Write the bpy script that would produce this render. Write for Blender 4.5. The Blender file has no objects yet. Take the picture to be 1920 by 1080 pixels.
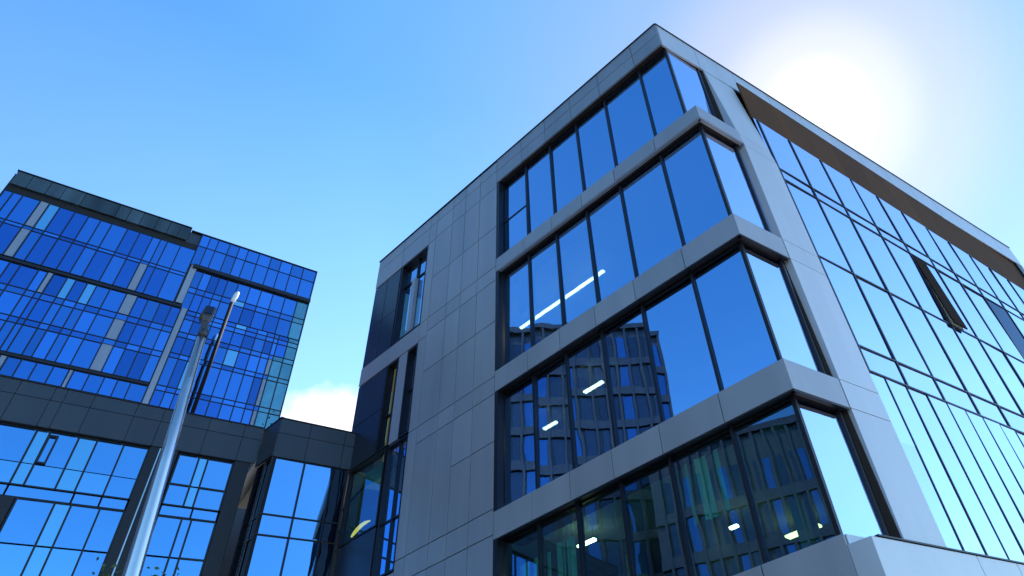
import bpy, bmesh, math, random
from mathutils import Vector, Matrix, noise
random.seed(7)
R = math.radians
sc = bpy.context.scene
COL = sc.collection
EYE = 1.6                                   # camera height above the ground

# ------------------------------------------------------------------ helpers
class MB:
    """collects prisms and tubes, then links them as ONE mesh object"""
    def __init__(s): s.v = []; s.f = []; s.area = 0
    def hexa(s, p):                         # 8 points: bottom loop 0-3, top loop 4-7
        b = len(s.v); s.v += [tuple(q) for q in p]
        for f in ((3,2,1,0),(4,5,6,7),(0,1,5,4),(1,2,6,5),(2,3,7,6),(3,0,4,7)):
            s.f.append(tuple(b+i for i in f))
        return s
    def poly_prism(s, loop0, loop1):
        b = len(s.v); n = len(loop0); s.v += [tuple(q) for q in loop0] + [tuple(q) for q in loop1]
        s.f.append(tuple(b+i for i in reversed(range(n)))); s.f.append(tuple(b+n+i for i in range(n)))
        for i in range(n): s.f.append((b+i, b+(i+1)%n, b+n+(i+1)%n, b+n+i))
        return s
    def tube(s, pts, rad, seg=16, cap=True):
        b = len(s.v); n = len(pts); pts = [Vector(p) for p in pts]
        for i, p in enumerate(pts):
            d = (pts[min(i+1,n-1)]-pts[max(i-1,0)]).normalized()
            a = d.orthogonal().normalized() if i == 0 else (a - d*a.dot(d)).normalized()
            c = d.cross(a)
            r = rad[i] if isinstance(rad,(list,tuple)) else rad
            for k in range(seg):
                t = 2*math.pi*k/seg; s.v.append(tuple(p + a*math.cos(t)*r + c*math.sin(t)*r))
        for i in range(n-1):
            for k in range(seg):
                s.f.append((b+i*seg+k, b+i*seg+(k+1)%seg, b+(i+1)*seg+(k+1)%seg, b+(i+1)*seg+k))
        if cap:
            s.f.append(tuple(b+k for k in reversed(range(seg)))); s.f.append(tuple(b+(n-1)*seg+k for k in range(seg)))
        return s
    def build(s, name, mat, parent=None, smooth=False, bevel=0, label=None):
        me = bpy.data.meshes.new(name); me.from_pydata(s.v, [], s.f); me.update()
        bm = bmesh.new(); bm.from_mesh(me); bmesh.ops.recalc_face_normals(bm, faces=bm.faces)
        bm.to_mesh(me); bm.free()
        if smooth:
            for p in me.polygons: p.use_smooth = len(p.vertices) == 4
        me.materials.append(mat)
        o = bpy.data.objects.new(name, me); COL.objects.link(o)
        if parent: o.parent = parent; o.matrix_parent_inverse = parent.matrix_world.inverted()
        if bevel:
            m = o.modifiers.new('bevel','BEVEL'); m.width = bevel; m.segments = 2; m.limit_method = 'ANGLE'
        if label: o['label'] = label
        return o

class Fr:
    """a facade frame: s along the wall, t height above eye level, d outward"""
    def __init__(s, x, y, az, out):
        a = R(az); s.O = Vector((x,y,0)); s.u = Vector((math.sin(a),math.cos(a),0))
        s.n = Vector((math.cos(a),-math.sin(a),0))*out; s.az = az
    def p(s, S, T, D=0): return s.O + s.u*S + s.n*D + Vector((0,0,T+EYE))
    def box(s, mb, s0, s1, t0, t1, d0, d1):
        P = s.p
        mb.hexa([P(s0,t0,d0),P(s1,t0,d0),P(s1,t0,d1),P(s0,t0,d1),P(s0,t1,d0),P(s1,t1,d0),P(s1,t1,d1),P(s0,t1,d1)])
        mb.area += abs(s1-s0)*abs(t1-t0)
        return mb
    def pane(s, mb, s0, s1, t0, t1, d, tilt=.004, th=.012):
        """a pane, minutely out of plane as real glazing is"""
        a = random.gauss(0,tilt); b = random.gauss(0,tilt); cs = (s0+s1)/2; ct = (t0+t1)/2
        pts = []
        for dd in (0,th):
            for (S,T) in ((s0,t0),(s1,t0),(s1,t1),(s0,t1)):
                pts.append(s.p(S,T,d+dd+(S-cs)*a+(T-ct)*b))
        mb.hexa(pts); mb.area += abs(s1-s0)*abs(t1-t0)
        return mb

def meet(f, df, g, dg):
    """ground point where the offset lines of two frames cross -> (s on f, s on g)"""
    a = f.O+f.n*df; b = g.O+g.n*dg; w = b-a; det = f.u.x*(-g.u.y)+g.u.x*f.u.y
    S = (w.x*(-g.u.y)+g.u.x*w.y)/det; T = (f.u.x*w.y-f.u.y*w.x)/det
    return S, T

def thing(name, label, cat, loc=(0,0,0), group=None):
    o = bpy.data.objects.new(name, None); COL.objects.link(o); o.location = loc
    o['label'] = label; o['category'] = cat
    if group: o['group'] = group
    bpy.context.view_layer.update()
    return o
def tag(o, label, cat, group=None):
    o['label'] = label; o['category'] = cat
    if group: o['group'] = group
    return o

class Kit:
    """many like parts of one thing: the largest 100 each an object, the rest one object"""
    def __init__(s, root): s.root = root; s.d = {}
    def add(s, name, mat, mb, label=None): s.d.setdefault(name, []).append((mb, mat, label))
    def flush(s):
        for name, L in s.d.items():
            L.sort(key=lambda e: -e[0].area)
            for mb, mat, lab in L[:100]: mb.build(name, mat, s.root, label=lab)
            rest = L[100:]
            if rest:
                M = MB(); mats = []
                for mb, mat, lab in rest:
                    b = len(M.v); M.v += mb.v; M.f += [tuple(i+b for i in f) for f in mb.f]
                    mats += [mat]*len(mb.f)
                o = M.build(name, rest[0][1], s.root); o['kind'] = 'stuff'
                slots = [rest[0][1]]
                for m in mats:
                    if m not in slots: slots.append(m); o.data.materials.append(m)
                for poly, m in zip(o.data.polygons, mats): poly.material_index = slots.index(m)

# ---------------------------------------------------------------- materials
def new_mat(name):
    m = bpy.data.materials.new(name); m.use_nodes = True
    nt = m.node_tree; nt.nodes.clear(); return m, nt, nt.nodes, nt.links
def panel_mat(name, col, rough=.4, metal=0., var=.08, dirt=.12, spec=.5, bump=0.):
    m, nt, N, L = new_mat(name)
    out = N.new('ShaderNodeOutputMaterial'); b = N.new('ShaderNodeBsdfPrincipled')
    b.inputs['Roughness'].default_value = rough; b.inputs['Metallic'].default_value = metal
    b.inputs['Specular IOR Level'].default_value = spec
    g = N.new('ShaderNodeNewGeometry'); mr = N.new('ShaderNodeMapRange')
    mr.inputs['To Min'].default_value = 1-var; mr.inputs['To Max'].default_value = 1+var
    L.new(g.outputs['Random Per Island'], mr.inputs['Value'])
    tc = N.new('ShaderNodeTexCoord'); no = N.new('ShaderNodeTexNoise'); no.inputs['Scale'].default_value = 1.3
    no.inputs['Detail'].default_value = 4
    mp = N.new('ShaderNodeMapping'); mp.inputs['Scale'].default_value = (1.2,1.2,.16)
    L.new(tc.outputs['Object'], mp.inputs[0]); L.new(mp.outputs[0], no.inputs[0])
    m2 = N.new('ShaderNodeMapRange'); m2.inputs['From Min'].default_value = .3; m2.inputs['From Max'].default_value = .7
    m2.inputs['To Min'].default_value = 1-dirt; m2.inputs['To Max'].default_value = 1+dirt*.5
    L.new(no.outputs['Fac'], m2.inputs['Value'])
    mu = N.new('ShaderNodeMath'); mu.operation = 'MULTIPLY'; L.new(mr.outputs[0], mu.inputs[0]); L.new(m2.outputs[0], mu.inputs[1])
    vm = N.new('ShaderNodeVectorMath'); vm.operation = 'SCALE'; vm.inputs[0].default_value = col
    L.new(mu.outputs[0], vm.inputs['Scale']); L.new(vm.outputs[0], b.inputs['Base Color'])
    rr = N.new('ShaderNodeMapRange'); rr.inputs['To Min'].default_value = max(.03,rough-.08); rr.inputs['To Max'].default_value = rough+.1
    L.new(no.outputs['Fac'], rr.inputs['Value']); L.new(rr.outputs[0], b.inputs['Roughness'])
    if bump:
        n2 = N.new('ShaderNodeTexNoise'); n2.inputs['Scale'].default_value = .9; n2.inputs['Detail'].default_value = 1
        L.new(tc.outputs['Object'], n2.inputs[0])
        bp = N.new('ShaderNodeBump'); bp.inputs['Strength'].default_value = 1; bp.inputs['Distance'].default_value = bump
        L.new(n2.outputs['Fac'], bp.inputs['Height']); L.new(bp.outputs[0], b.inputs['Normal'])
    L.new(b.outputs[0], out.inputs[0]); return m
def glass_mat(name, refl, tint, fac0, fac1, opaque=None, bump=.0025, scale=.7, var=.10):
    """coated facade glass: mirror coat over either see-through tint or an opaque back"""
    m, nt, N, L = new_mat(name)
    out = N.new('ShaderNodeOutputMaterial'); mix = N.new('ShaderNodeMixShader')
    gl = N.new('ShaderNodeBsdfGlossy'); gl.inputs['Roughness'].default_value = .0
    g = N.new('ShaderNodeNewGeometry'); mr = N.new('ShaderNodeMapRange')
    mr.inputs['To Min'].default_value = 1-var; mr.inputs['To Max'].default_value = 1+var*.4
    L.new(g.outputs['Random Per Island'], mr.inputs['Value'])
    vm = N.new('ShaderNodeVectorMath'); vm.operation = 'SCALE'; vm.inputs[0].default_value = refl
    L.new(mr.outputs[0], vm.inputs['Scale']); L.new(vm.outputs[0], gl.inputs['Color'])
    tc = N.new('ShaderNodeTexCoord'); no = N.new('ShaderNodeTexNoise'); no.inputs['Scale'].default_value = scale; no.inputs['Detail'].default_value = 1.5
    L.new(tc.outputs['Object'], no.inputs[0])
    bp = N.new('ShaderNodeBump'); bp.inputs['Strength'].default_value = 1; bp.inputs['Distance'].default_value = bump
    L.new(no.outputs['Fac'], bp.inputs['Height']); L.new(bp.outputs[0], gl.inputs['Normal'])
    if opaque:
        bk = N.new('ShaderNodeBsdfDiffuse'); bk.inputs['Color'].default_value = (*opaque,1)
    else:
        bk = N.new('ShaderNodeBsdfTransparent'); bk.inputs['Color'].default_value = (*tint,1)
    lw = N.new('ShaderNodeLayerWeight'); lw.inputs['Blend'].default_value = .35
    fr = N.new('ShaderNodeMapRange'); fr.inputs['To Min'].default_value = fac0; fr.inputs['To Max'].default_value = fac1
    L.new(lw.outputs['Fresnel'], fr.inputs['Value'])
    if not opaque:
        inv = N.new('ShaderNodeMath'); inv.operation = 'SUBTRACT'; inv.inputs[0].default_value = 1; L.new(g.outputs['Backfacing'], inv.inputs[1])
        mm = N.new('ShaderNodeMath'); mm.operation = 'MULTIPLY'; L.new(fr.outputs[0], mm.inputs[0]); L.new(inv.outputs[0], mm.inputs[1]); fr = mm
    L.new(fr.outputs[0], mix.inputs[0]); L.new(bk.outputs[0], mix.inputs[1]); L.new(gl.outputs[0], mix.inputs[2])
    L.new(mix.outputs[0], out.inputs[0]); return m
def emit_mat(name, col, st):
    m, nt, N, L = new_mat(name); out = N.new('ShaderNodeOutputMaterial'); e = N.new('ShaderNodeEmission')
    e.inputs[0].default_value = (*col,1); e.inputs[1].default_value = st; L.new(e.outputs[0], out.inputs[0]); return m

M = {}
M['clad']   = panel_mat('grey_aluminium_cladding', (.385,.375,.40), .36, .25, .06, .10, bump=.0012)
M['fascia'] = panel_mat('roof_fascia_cladding', (.31,.305,.325), .34, .25, .06, .12, bump=.0015)
M['pale']   = panel_mat('pale_aluminium_cladding', (.56,.555,.59), .36, .2, .05, .08, bump=.001)
M['dkclad'] = panel_mat('dark_cladding', (.028,.032,.045), .28, .2, .12, .15, bump=.0015)
M['podium'] = panel_mat('anthracite_cladding', (.052,.06,.078), .4, .2, .07, .12, bump=.0015)
M['frame']  = panel_mat('dark_anodised_frame', (.018,.016,.022), .4, .3, .05, .1)
M['joint']  = panel_mat('joint_backing', (.012,.012,.014), .8, 0, 0, .1)
M['header'] = panel_mat('bronze_header_panel', (.12,.055,.026), .8, 0, .10, .15, spec=.1)
M['black'] = panel_mat('matt_black_paint', (.004,.004,.005), .7, 0, 0, .1, spec=.2)
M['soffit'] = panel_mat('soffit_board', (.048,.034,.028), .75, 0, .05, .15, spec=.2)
M['strip']  = panel_mat('pale_spandrel_strip', (.30,.34,.42), .3, .1, .06, .15)
M['ph']     = panel_mat('weathered_parapet', (.06,.085,.10), .3, .3, .30, .6, bump=.02)
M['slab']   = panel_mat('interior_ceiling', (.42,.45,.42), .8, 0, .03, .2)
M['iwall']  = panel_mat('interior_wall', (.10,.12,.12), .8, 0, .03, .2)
M['warm']   = panel_mat('interior_timber', (.30,.14,.045), .5, 0, .1, .2)
M['blind']  = panel_mat('pale_blind_fabric', (.55,.62,.60), .9, 0, .08, .15)
M['bronze'] = panel_mat('bronze_blind', (.028,.013,.008), .9, 0, .1, .15, spec=.1)
M['asphalt']= panel_mat('asphalt', (.05,.05,.052), .9, 0, 0, .25)
M['paving'] = panel_mat('paving', (.38,.36,.33), .85, 0, .1, .2)
M['concrete']=panel_mat('roof_gravel', (.25,.25,.24), .9, 0, 0, .2)
M['steel']  = panel_mat('galvanised_steel', (.62,.58,.58), .14, .92, 0, .12)
M['lamphead']=panel_mat('lamp_housing', (.05,.055,.065), .35, .3, .05, .1)
M['white']  = panel_mat('white_diffuser', (.85,.85,.83), .35, 0, .02, .03)
M['leaf']   = panel_mat('leaf', (.07,.115,.03), .55, 0, .45, .2)
M['bark']   = panel_mat('bark', (.07,.05,.035), .9, 0, 0, .4)
M['glassA'] = glass_mat('front_window_glass', (.40,.66,1.0), (.50,.70,.72), .80, 1.0, bump=.004)
M['glassB'] = glass_mat('curtain_wall_glass', (.66,.76,1.0), (.4,.55,.6), .86, 1.0, bump=.007, scale=.9)
M['glassC'] = glass_mat('clear_green_glass', (.34,.60,.92), (.55,.86,.78), .30, 1.0, bump=.0035)
M['glassT'] = glass_mat('blue_tower_glass', (.13,.40,.96), (0,0,0), .74, .95, opaque=(.003,.01,.035), bump=.007, scale=1.1, var=.30)
M['glassU'] = glass_mat('deep_blue_tower_glass', (.09,.29,.80), (0,0,0), .72, .95, opaque=(.002,.008,.03), bump=.009, scale=1.3, var=.30)
M['glassR'] = glass_mat('dim_blue_glass', (.07,.20,.42), (0,0,0), .6, .9, opaque=(.004,.012,.02), bump=.004, scale=1.3, var=.4)
M['glassG'] = glass_mat('green_tower_glass', (.40,.80,.88), (0,0,0), .45, .95, opaque=(.01,.05,.06), bump=.03, scale=2.2, var=.3)
M['glassP'] = glass_mat('podium_glass', (.27,.60,1.0), (0,0,0), .76, .95, opaque=(.006,.02,.05), bump=.003, scale=.8, var=.08)
M['glassM'] = glass_mat('podium_mid_glass', (.30,.66,1.0), (0,0,0), .80, .95, opaque=(.01,.03,.07), bump=.003, scale=.8, var=.05)
M['glassL'] = glass_mat('podium_light_glass', (.34,.74,1.0), (0,0,0), .74, .95, opaque=(.04,.12,.18), bump=.003, scale=.8, var=.08)
M['glassD'] = glass_mat('dark_glass', (.35,.45,.6), (0,0,0), .10, .8, opaque=(.004,.006,.012), bump=.006, scale=1.2, var=.2)
M['lamp']   = emit_mat('lamp_light', (1.0,.90,.68), 9)
M['lampyel']=emit_mat('lamp_light_yellow', (1.0,.88,.42), 2.2)
M['lampwarm']=emit_mat('lamp_light_warm', (1.0,.50,.14), 1.0)

# ------------------------------------------------------------- facade frames
AZA, AZB, AZL = -56.521, 47.168, 45.42
A  = Fr(2.438, 9.904, AZA, -1)
B  = Fr(2.438, 9.904, AZB, +1)
M2 = Fr(-9.699, 17.931, AZL, +1)
M1 = Fr(-12.162, 16.946, AZL, +1)
K = 1.35                                            # the tower stands further back
TW = Fr(-11.6007*K, 16.3761*K, AZL, +1)

# ============================================================ MAIN BUILDING
bld = thing('office_building', 'grey five-storey office building with glazed corner bays and flat projecting roof', 'office building', (2.4,9.9,0))
kit = Kit(bld)
J = [0, 1.455, 2.898, 4.154, 5.358, 6.518, 7.774]
SL = 7.774; SE = 14.86
T0, T1 = 19.48, 18.25
BND = [(13.97,14.50),(9.63,10.27),(5.73,6.37)]
G = -.24                                            # glass plane of the corner bays
GB = -.20

def panels(fr, mb, ss, tt, d0, d1, gap=.022, skip=None):
    for i in range(len(ss)-1):
        for k in range(len(tt)-1):
            if skip and skip(i,k): continue
            fr.box(mb, ss[i]+gap/2, ss[i+1]-gap/2, tt[k]+gap/2, tt[k+1]-gap/2, d0, d1)
    return mb

# --- cladding of the long front, left of the window bay
w = MB()
cols = [SL+.0, 8.65, 9.45, 10.16, 11.10]
rows = [-1.6, 1.0, 2.55, 4.2, 5.85, 6.45, 8.19, 9.58, 10.13, 12.04, 13.64, 14.22, 16.02, 18.05, 18.92, T0-.04]
rowsb = [-1.6, .2, 2.55, 4.2, 5.85, 6.45, 9.58, 10.13, 12.04, 13.64, 14.22, 16.02, 18.05, 18.92, T0-.04]
panels(A, w, cols[:2], rows, -.04, 0)
panels(A, w, cols[1:3], [r for r in rows if abs(r-8.19)>.01 or True], -.04, 0)
panels(A, w, cols[2:], rowsb, -.04, 0)
# narrow pier between the grid and the small windows, and the bands between them
panels(A, w, [11.10,11.53], [-1.6,2.5,6.45,10.13,13.5,14.22,18.0,18.92,T0-.04], -.04, 0)
panels(A, w, [11.53,13.15,SE], [18.0,18.92,T0-.04], -.04, 0)
panels(A, w, [11.53,13.18,SE], [13.45,14.2], -.04, 0)
panels(A, w, [11.53,12.6], [-1.6,2.5,6.2], -.04, 0)
panels(A, w, [11.53,SE], [T0-.04-.0001,T0-.04], -.04, -.001)
w.build('wall_cladding', M['clad'], bld, bevel=.004)
b = MB(); A.box(b, SL+.02, 11.52, -1.6, T0-.06, -.30, -.045); A.box(b, 11.53, SE-.02, 18.02, T0-.06, -.30, -.045)
A.box(b, 11.53, SE-.02, 13.47, 14.18, -.30, -.045); A.box(b, 11.53, 12.58, -1.6, 6.18, -.30, -.045)
b.build('wall_backing', M['joint'], bld)
# dark inset panels beside the small windows
w = MB(); panels(A, w, [13.2,14.05,SE], [14.21,15.95,17.99], -.06, -.02); w.build('dark_panel', M['dkclad'], bld, bevel=.004)
w = MB(); panels(A, w, [13.22,SE], [10.2,11.8,13.44], -.06, -.02); w.build('dark_panel', M['dkclad'], bld, bevel=.004)
w = MB(); panels(A, w, [12.62,14.5], [-1.6,3.0,7.75], -.06, -.02); w.build('dark_panel', M['dkclad'], bld, bevel=.004)
b = MB(); A.box(b, 13.2, SE-.03, 14.22, 17.98, -.30, -.065); A.box(b, 13.22, SE-.03, 10.22, 13.43, -.30, -.065); A.box(b,12.62,14.5,-1.6,7.7,-.30,-.065)
b.build('wall_backing', M['joint'], bld)

# --- small windows in the far left of the front
def small_window(s0, s1, t0, t1, d, cuts_s, cuts_t, mat, lab=None, fw=.05):
    f = MB()
    A.box(f, s0, s0+fw, t0, t1, d-.03, -.005); A.box(f, s1-fw, s1, t0, t1, d-.03, -.005)
    A.box(f, s0+fw, s1-fw, t0, t0+fw, d-.03, -.006); A.box(f, s0+fw, s1-fw, t1-fw, t1, d-.03, -.006)
    for c in cuts_s: A.box(f, c-.025, c+.025, t0+fw, t1-fw, d-.03, d+.07)
    for c in cuts_t: A.box(f, s0+fw, s1-fw, c-.02, c+.02, d-.03, d+.06)
    fo = f.build('window', M['frame'], bld, label=lab)
    es = [s0+fw]+list(cuts_s)+[s1-fw]; et = [t0+fw]+list(cuts_t)+[t1-fw]
    for i in range(len(es)-1):
        for k in range(len(et)-1):
            m = MB(); A.pane(m, es[i], es[i+1], et[k], et[k+1], d)
            m.build('glass', mat, fo)
small_window(11.54, 13.12, 14.24, 17.98, -.22, [12.30], [16.95], M['glassA'])
small_window(12.55, 13.18, 10.2, 13.42, -.22, [12.84], [11.5], M['glassC'], 'narrow window with a warm glowing timber interior')
small_window(11.54, 12.06, 10.2, 13.40, -.22, [], [11.9], M['glassA'])
small_window(12.62, 14.5, 7.77, 10.15, -.12, [], [], M['glassC'], 'large greenish window showing a warm pendant lamp')
small_window(11.54, 12.52, 6.25, 10.12, -.12, [11.98], [7.75], M['glassA'])
b = MB(); A.box(b, 12.08, 12.53, 10.2, 13.43, -.10, -.01); A.box(b, 12.2, 12.42, 14.25, 16.85, -.18, -.06); b.build('window_pier', M['clad'], bld)

# --- horizontal bands of the corner bay, wrapping the corner
bcols = J[:]
for k, (t0, t1) in enumerate(BND):
    w = MB()
    for i in range(6):
        a0 = J[i]+.008 if i else 0; a1 = J[i+1]-.008
        if i == 0: # corner panel mitred with its return
            sB = 1.56
            i0, j0 = meet(A, -.05, B, -.05)
            pl = [A.p(a1,0,0), A.p(0,0,0), B.p(sB,0,0), B.p(sB,0,-.05), A.p(i0,0,-.05), A.p(a1,0,-.05)]
            lo = [p+Vector((0,0,t0)) for p in pl]; hi = [p+Vector((0,0,t1)) for p in pl]
            w.poly_prism(lo, hi)
        else: A.box(w, a0, a1, t0, t1, -.05, 0)
    w.build('spandrel_band', M['clad'], bld, bevel=.005)
    sI, sJ = meet(A, -.06, B, -.06)                       # body and underside of the band
    sg, sh = meet(A, -.9, B, -.9)
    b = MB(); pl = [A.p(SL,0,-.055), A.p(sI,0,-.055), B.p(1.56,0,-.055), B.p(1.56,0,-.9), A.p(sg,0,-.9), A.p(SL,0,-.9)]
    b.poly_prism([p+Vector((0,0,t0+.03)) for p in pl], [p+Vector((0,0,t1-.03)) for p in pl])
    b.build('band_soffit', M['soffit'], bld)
    b = MB()                                              # drip edge, a thin lip under the face
    A.box(b, .02, SL-.02, t0-.035, t0-.002, -.10, -.012); B.box(b, .02, 1.54, t0-.035, t0-.002, -.10, -.012)
    b.build('drip_edge', M['frame'] if k else M['clad'], bld)

# --- base wall below the bay
w = MB(); panels(A, w, J, [-1.6, 1.0, 3.20], -.05, 0); w.build('base_wall', M['clad'], bld, bevel=.005)
w = MB()
PB = .37
bs = [0, 2.95, 4.3, 5.9, 7.6, 9.4, 11.4, 13.6, 16, 19, 21.8]
for i in range(len(bs)-1):
    for (t0,t1) in ((-1.6,.9),(.9,3.03)):
        s0 = bs[i]+.008; s1 = bs[i+1]-.008
        if i == 0:
            sa, _ = meet(B, PB, A, 0); s0 = sa
            pl = [B.p(sa,0,PB), B.p(s1,0,PB), B.p(s1,0,-.4), A.p(.005,0,0)]
            w.poly_prism([p+Vector((0,0,t0+.006)) for p in pl],[p+Vector((0,0,t1-.006)) for p in pl])
        else: B.box(w, s0, s1, t0+.006, t1-.006, -1.2, PB)
w.build('base_wall', M['pale'], bld, bevel=.006)
w = MB(); B.box(w, .06, 1.62, 2.9, 3.19, -.5, -.004); w.build('base_wall', M['pale'], bld, bevel=.004)
b = MB(); B.box(b, .25, 21.7, 3.035, 3.06, -1.0, PB+.02); b.build('base_capping', M['frame'], bld)

# --- roof fascia on the front and on the side
CS = .40                                              # the fascia corner stands in from the bays
FO = A.p(CS,0,0) - Vector((0,0,EYE))
endB = B.p(21.85,0,0) - Vector((0,0,EYE))
dv = endB-FO; FBaz = math.degrees(math.atan2(dv.x,dv.y)); FBl = dv.length
FB = Fr(FO.x, FO.y, FBaz, +1)
TB = lambda s: (s/FBl)*.42                             # the side fascia climbs slightly
w = MB()
fs = [CS]+J[1:]
for i in range(6):
    for (t0,t1) in ((T1,18.86),(18.876,T0)):
        A.box(w, fs[i]+(.008 if i else 0), fs[i+1]-.008, t0, t1-.004, -.06, 0)
w.build('roof_fascia', M['fascia'], bld, bevel=.004)
w = MB()
fbs = [0,1.6,3.3,5.0,6.7,8.4,10.1,11.8,13.5,15.2,16.9,18.6,20.3,FBl]
for i in range(len(fbs)-1):
    s0,s1 = fbs[i]+(.008 if i else .065), fbs[i+1]-.008
    P = FB.p
    w.hexa([P(s0,T1+TB(s0),-.06),P(s1,T1+TB(s1),-.06),P(s1,T1+TB(s1),0),P(s0,T1+TB(s0),0),
            P(s0,T0+TB(s0),-.06),P(s1,T0+TB(s1),-.06),P(s1,T0+TB(s1),0),P(s0,T0+TB(s0),0)])
w.build('roof_fascia', M['pale'], bld, bevel=.004)
# roof slab, its underside is the soffit over the recessed glazing
b = MB()
c1 = A.p(SE,0,-.07); c2 = A.p(CS+.02,0,-.07); c3 = FB.p(.05,0,-.07); c4 = FB.p(FBl-.05,0,-.07)
deep = B.u*0 - Vector((0,0,0))
c5 = c4 - B.n*9; c6 = A.p(SE,0,0)+B.u*14
loop = [c1,c2,c3,c4,c5,c6]
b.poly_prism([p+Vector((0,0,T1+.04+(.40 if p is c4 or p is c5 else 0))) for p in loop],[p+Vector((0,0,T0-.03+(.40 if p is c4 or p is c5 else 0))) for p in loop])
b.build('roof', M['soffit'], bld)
b = MB()                                              # coping
A.box(b, CS, SE+.02, T0+.002, T0+.035, -.35, .03)
P = FB.p
b.hexa([P(.0,T0+.002,-.3),P(FBl,T0+.42,-.3),P(FBl,T0+.42,.03),P(.0,T0+.002,.03),P(.0,T0+.035,-.3),P(FBl,T0+.455,-.3),P(FBl,T0+.455,.03),P(.0,T0+.035,.03)])
b.build('roof_coping', M['frame'], bld)

# --- pilaster beside the bay (leans back with the fascia plane above the first band)
P0, P1 = 1.60, 2.86
w = MB()
def pil(t0,t1,mb,s0=P0,s1=P1,dA=0,dBk=-.95):
    def dd(t, s):
        if t <= 13.9: return dA
        k = (t-13.9)/(T1-13.9); q = B.p(s,0,0); off = (q-FB.p(0,0,0)).dot(FB.n); return dA - k*max(0,off-.0)
    Q = B.p
    mb.hexa([Q(s0,t0,dBk),Q(s1,t0,dBk),Q(s1,t0,dd(t0,s1)),Q(s0,t0,dd(t0,s0)),Q(s0,t1,dBk),Q(s1,t1,dBk),Q(s1,t1,dd(t1,s1)),Q(s0,t1,dd(t1,s0))])
tts = [3.07,5.74,6.38,9.64,10.27,13.90,14.5,T1-.0]
for i in range(len(tts)-1): pil(tts[i]+.007, tts[i+1]-.007, w)
w.build('pilaster', M['pale'], bld, bevel=.004)
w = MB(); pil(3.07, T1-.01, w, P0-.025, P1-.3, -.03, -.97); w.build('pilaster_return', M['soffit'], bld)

# --- glazing of the corner bay
ROWS = [(14.50,T1+.03),(10.27,13.98),(6.37,9.64),(3.20,5.74)]
sgA, sgB = meet(A, G, B, GB)
for r, (t0,t1) in enumerate(ROWS):
    GBr = -.47 if r == 0 else GB
    sgA, sgB = meet(A, G, B, GBr)
    es = [sgA]+J[1:6]+[SL-.12]
    for i in range(6):
        m = MB(); s0 = es[i]+(.03 if i else .04); s1 = es[i+1]-.03
        mat = M['glassA'] if r < 3 else M['glassC']
        if r == 0 and i == 5:
            A.pane(m, s0, s1, t0, 16.2, G); kit.add('window_pane', mat, m)
            m = MB(); A.pane(m, s0, s1, 16.26, t1, G); kit.add('window_pane', mat, m)
            m = MB(); A.box(m, s0, s1, 16.2, 16.26, G-.04, G+.03); kit.add('transom', M['frame'], m)
        else:
            A.pane(m, s0, s1, t0, t1, G); kit.add('window_pane', mat, m)
        if i:
            m = MB(); A.box(m, es[i]-.03, es[i]+.03, t0, t1, G-.08, G+.07); kit.add('mullion', M['frame'], m)
    m = MB(); A.box(m, SL-.12, SL-.0, t0, t1, G-.1, -.01); kit.add('window_reveal', M['frame'], m)
    # corner post
    q = A.p(sgA,0,G); pl = [q+A.u*.05+A.n*.03, q+A.n*.03+B.n*.03-A.u*.0, q+B.u*.05+B.n*.03, q+B.u*.05-B.n*.04, q+A.u*.05-A.n*.04]
    m = MB(); m.poly_prism([p+Vector((0,0,t0)) for p in pl],[p+Vector((0,0,t1)) for p in pl]); m.area=9; kit.add('corner_post', M['frame'], m)
    # side panes of the bay
    m = MB(); B.pane(m, sgB+.05, 1.40, t0, t1, GBr); kit.add('window_pane', M['glassB'], m)
    m = MB(); B.box(m, 1.40, 1.45, t0, t1, GBr-.06, GBr+.06); kit.add('mullion', M['frame'], m)
    m = MB(); B.pane(m, 1.45, 1.60, t0, t1, GBr); kit.add('window_pane', M['glassB'], m)
    for (za,zb) in ((t0,t0+.05),(t1-.06,t1)):
        m = MB(); A.box(m, sgA+.04, SL-.12, za+.002, zb, G-.05, G+.025); kit.add('transom', M['frame'], m)
    m = MB(); B.box(m, sgB+.05, 1.6, t0+.002, t0+.05, GBr-.05, GBr+.025); kit.add('transom', M['frame'], m)

# --- curtain wall of the side
DC = -.12
up = [2.87, 3.08, 4.50, 6.02, 7.6, 9.1, 10.6, 12.15, 13.7, 15.25, 16.8, 18.3, 19.8, 21.2]
lines = [7.08, 7.76, 10.52, 13.50, 13.98, 16.35]
for i in range(len(up)-1):
    s0,s1 = up[i]+.025, up[i+1]-.025
    for k in range(len(lines)-1):
        m = MB(); top = lines[k+1]-.02
        mat = M['glassB']
        if (i,k) == (5,2): # an opened sash shows the bronze blind behind it
            c = lines[k]+.02; P = B.p; sw = s0+.72
            m.hexa([P(s0,c,DC+.10),P(sw,c,DC+.10),P(sw,c,DC+.14),P(s0,c,DC+.14),P(s0,top,DC+.01),P(sw,top,DC+.01),P(sw,top,DC+.05),P(s0,top,DC+.05)]); m.area = 5
            g2 = MB(); B.pane(g2, sw+.04, s1, c, top, DC); kit.add('window_pane', M['glassB'], g2)
            kit.add('opened_sash', M['bronze'], m, 'bronze coloured slightly opened sash')
            continue
        if (i,k) == (8,2): mat = M['glassD']
        B.pane(m, s0, s1, lines[k]+.02, top, DC, tilt=.004); kit.add('window_pane', mat, m)
    m = MB(); B.box(m, up[i+1]-.028, up[i+1]+.028, 7.08, 16.35, DC-.06, DC+.04); kit.add('mullion', M['frame'], m)
for z in lines[:-1]:
    m = MB(); B.box(m, 2.9, 21.2, z-.02, z+.02, DC-.05, DC+.04); kit.add('transom', M['frame'], m)
lo = [2.87,3.62]+[4.42+.81*i for i in range(20)]; lo = lo+[21.2]
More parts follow.
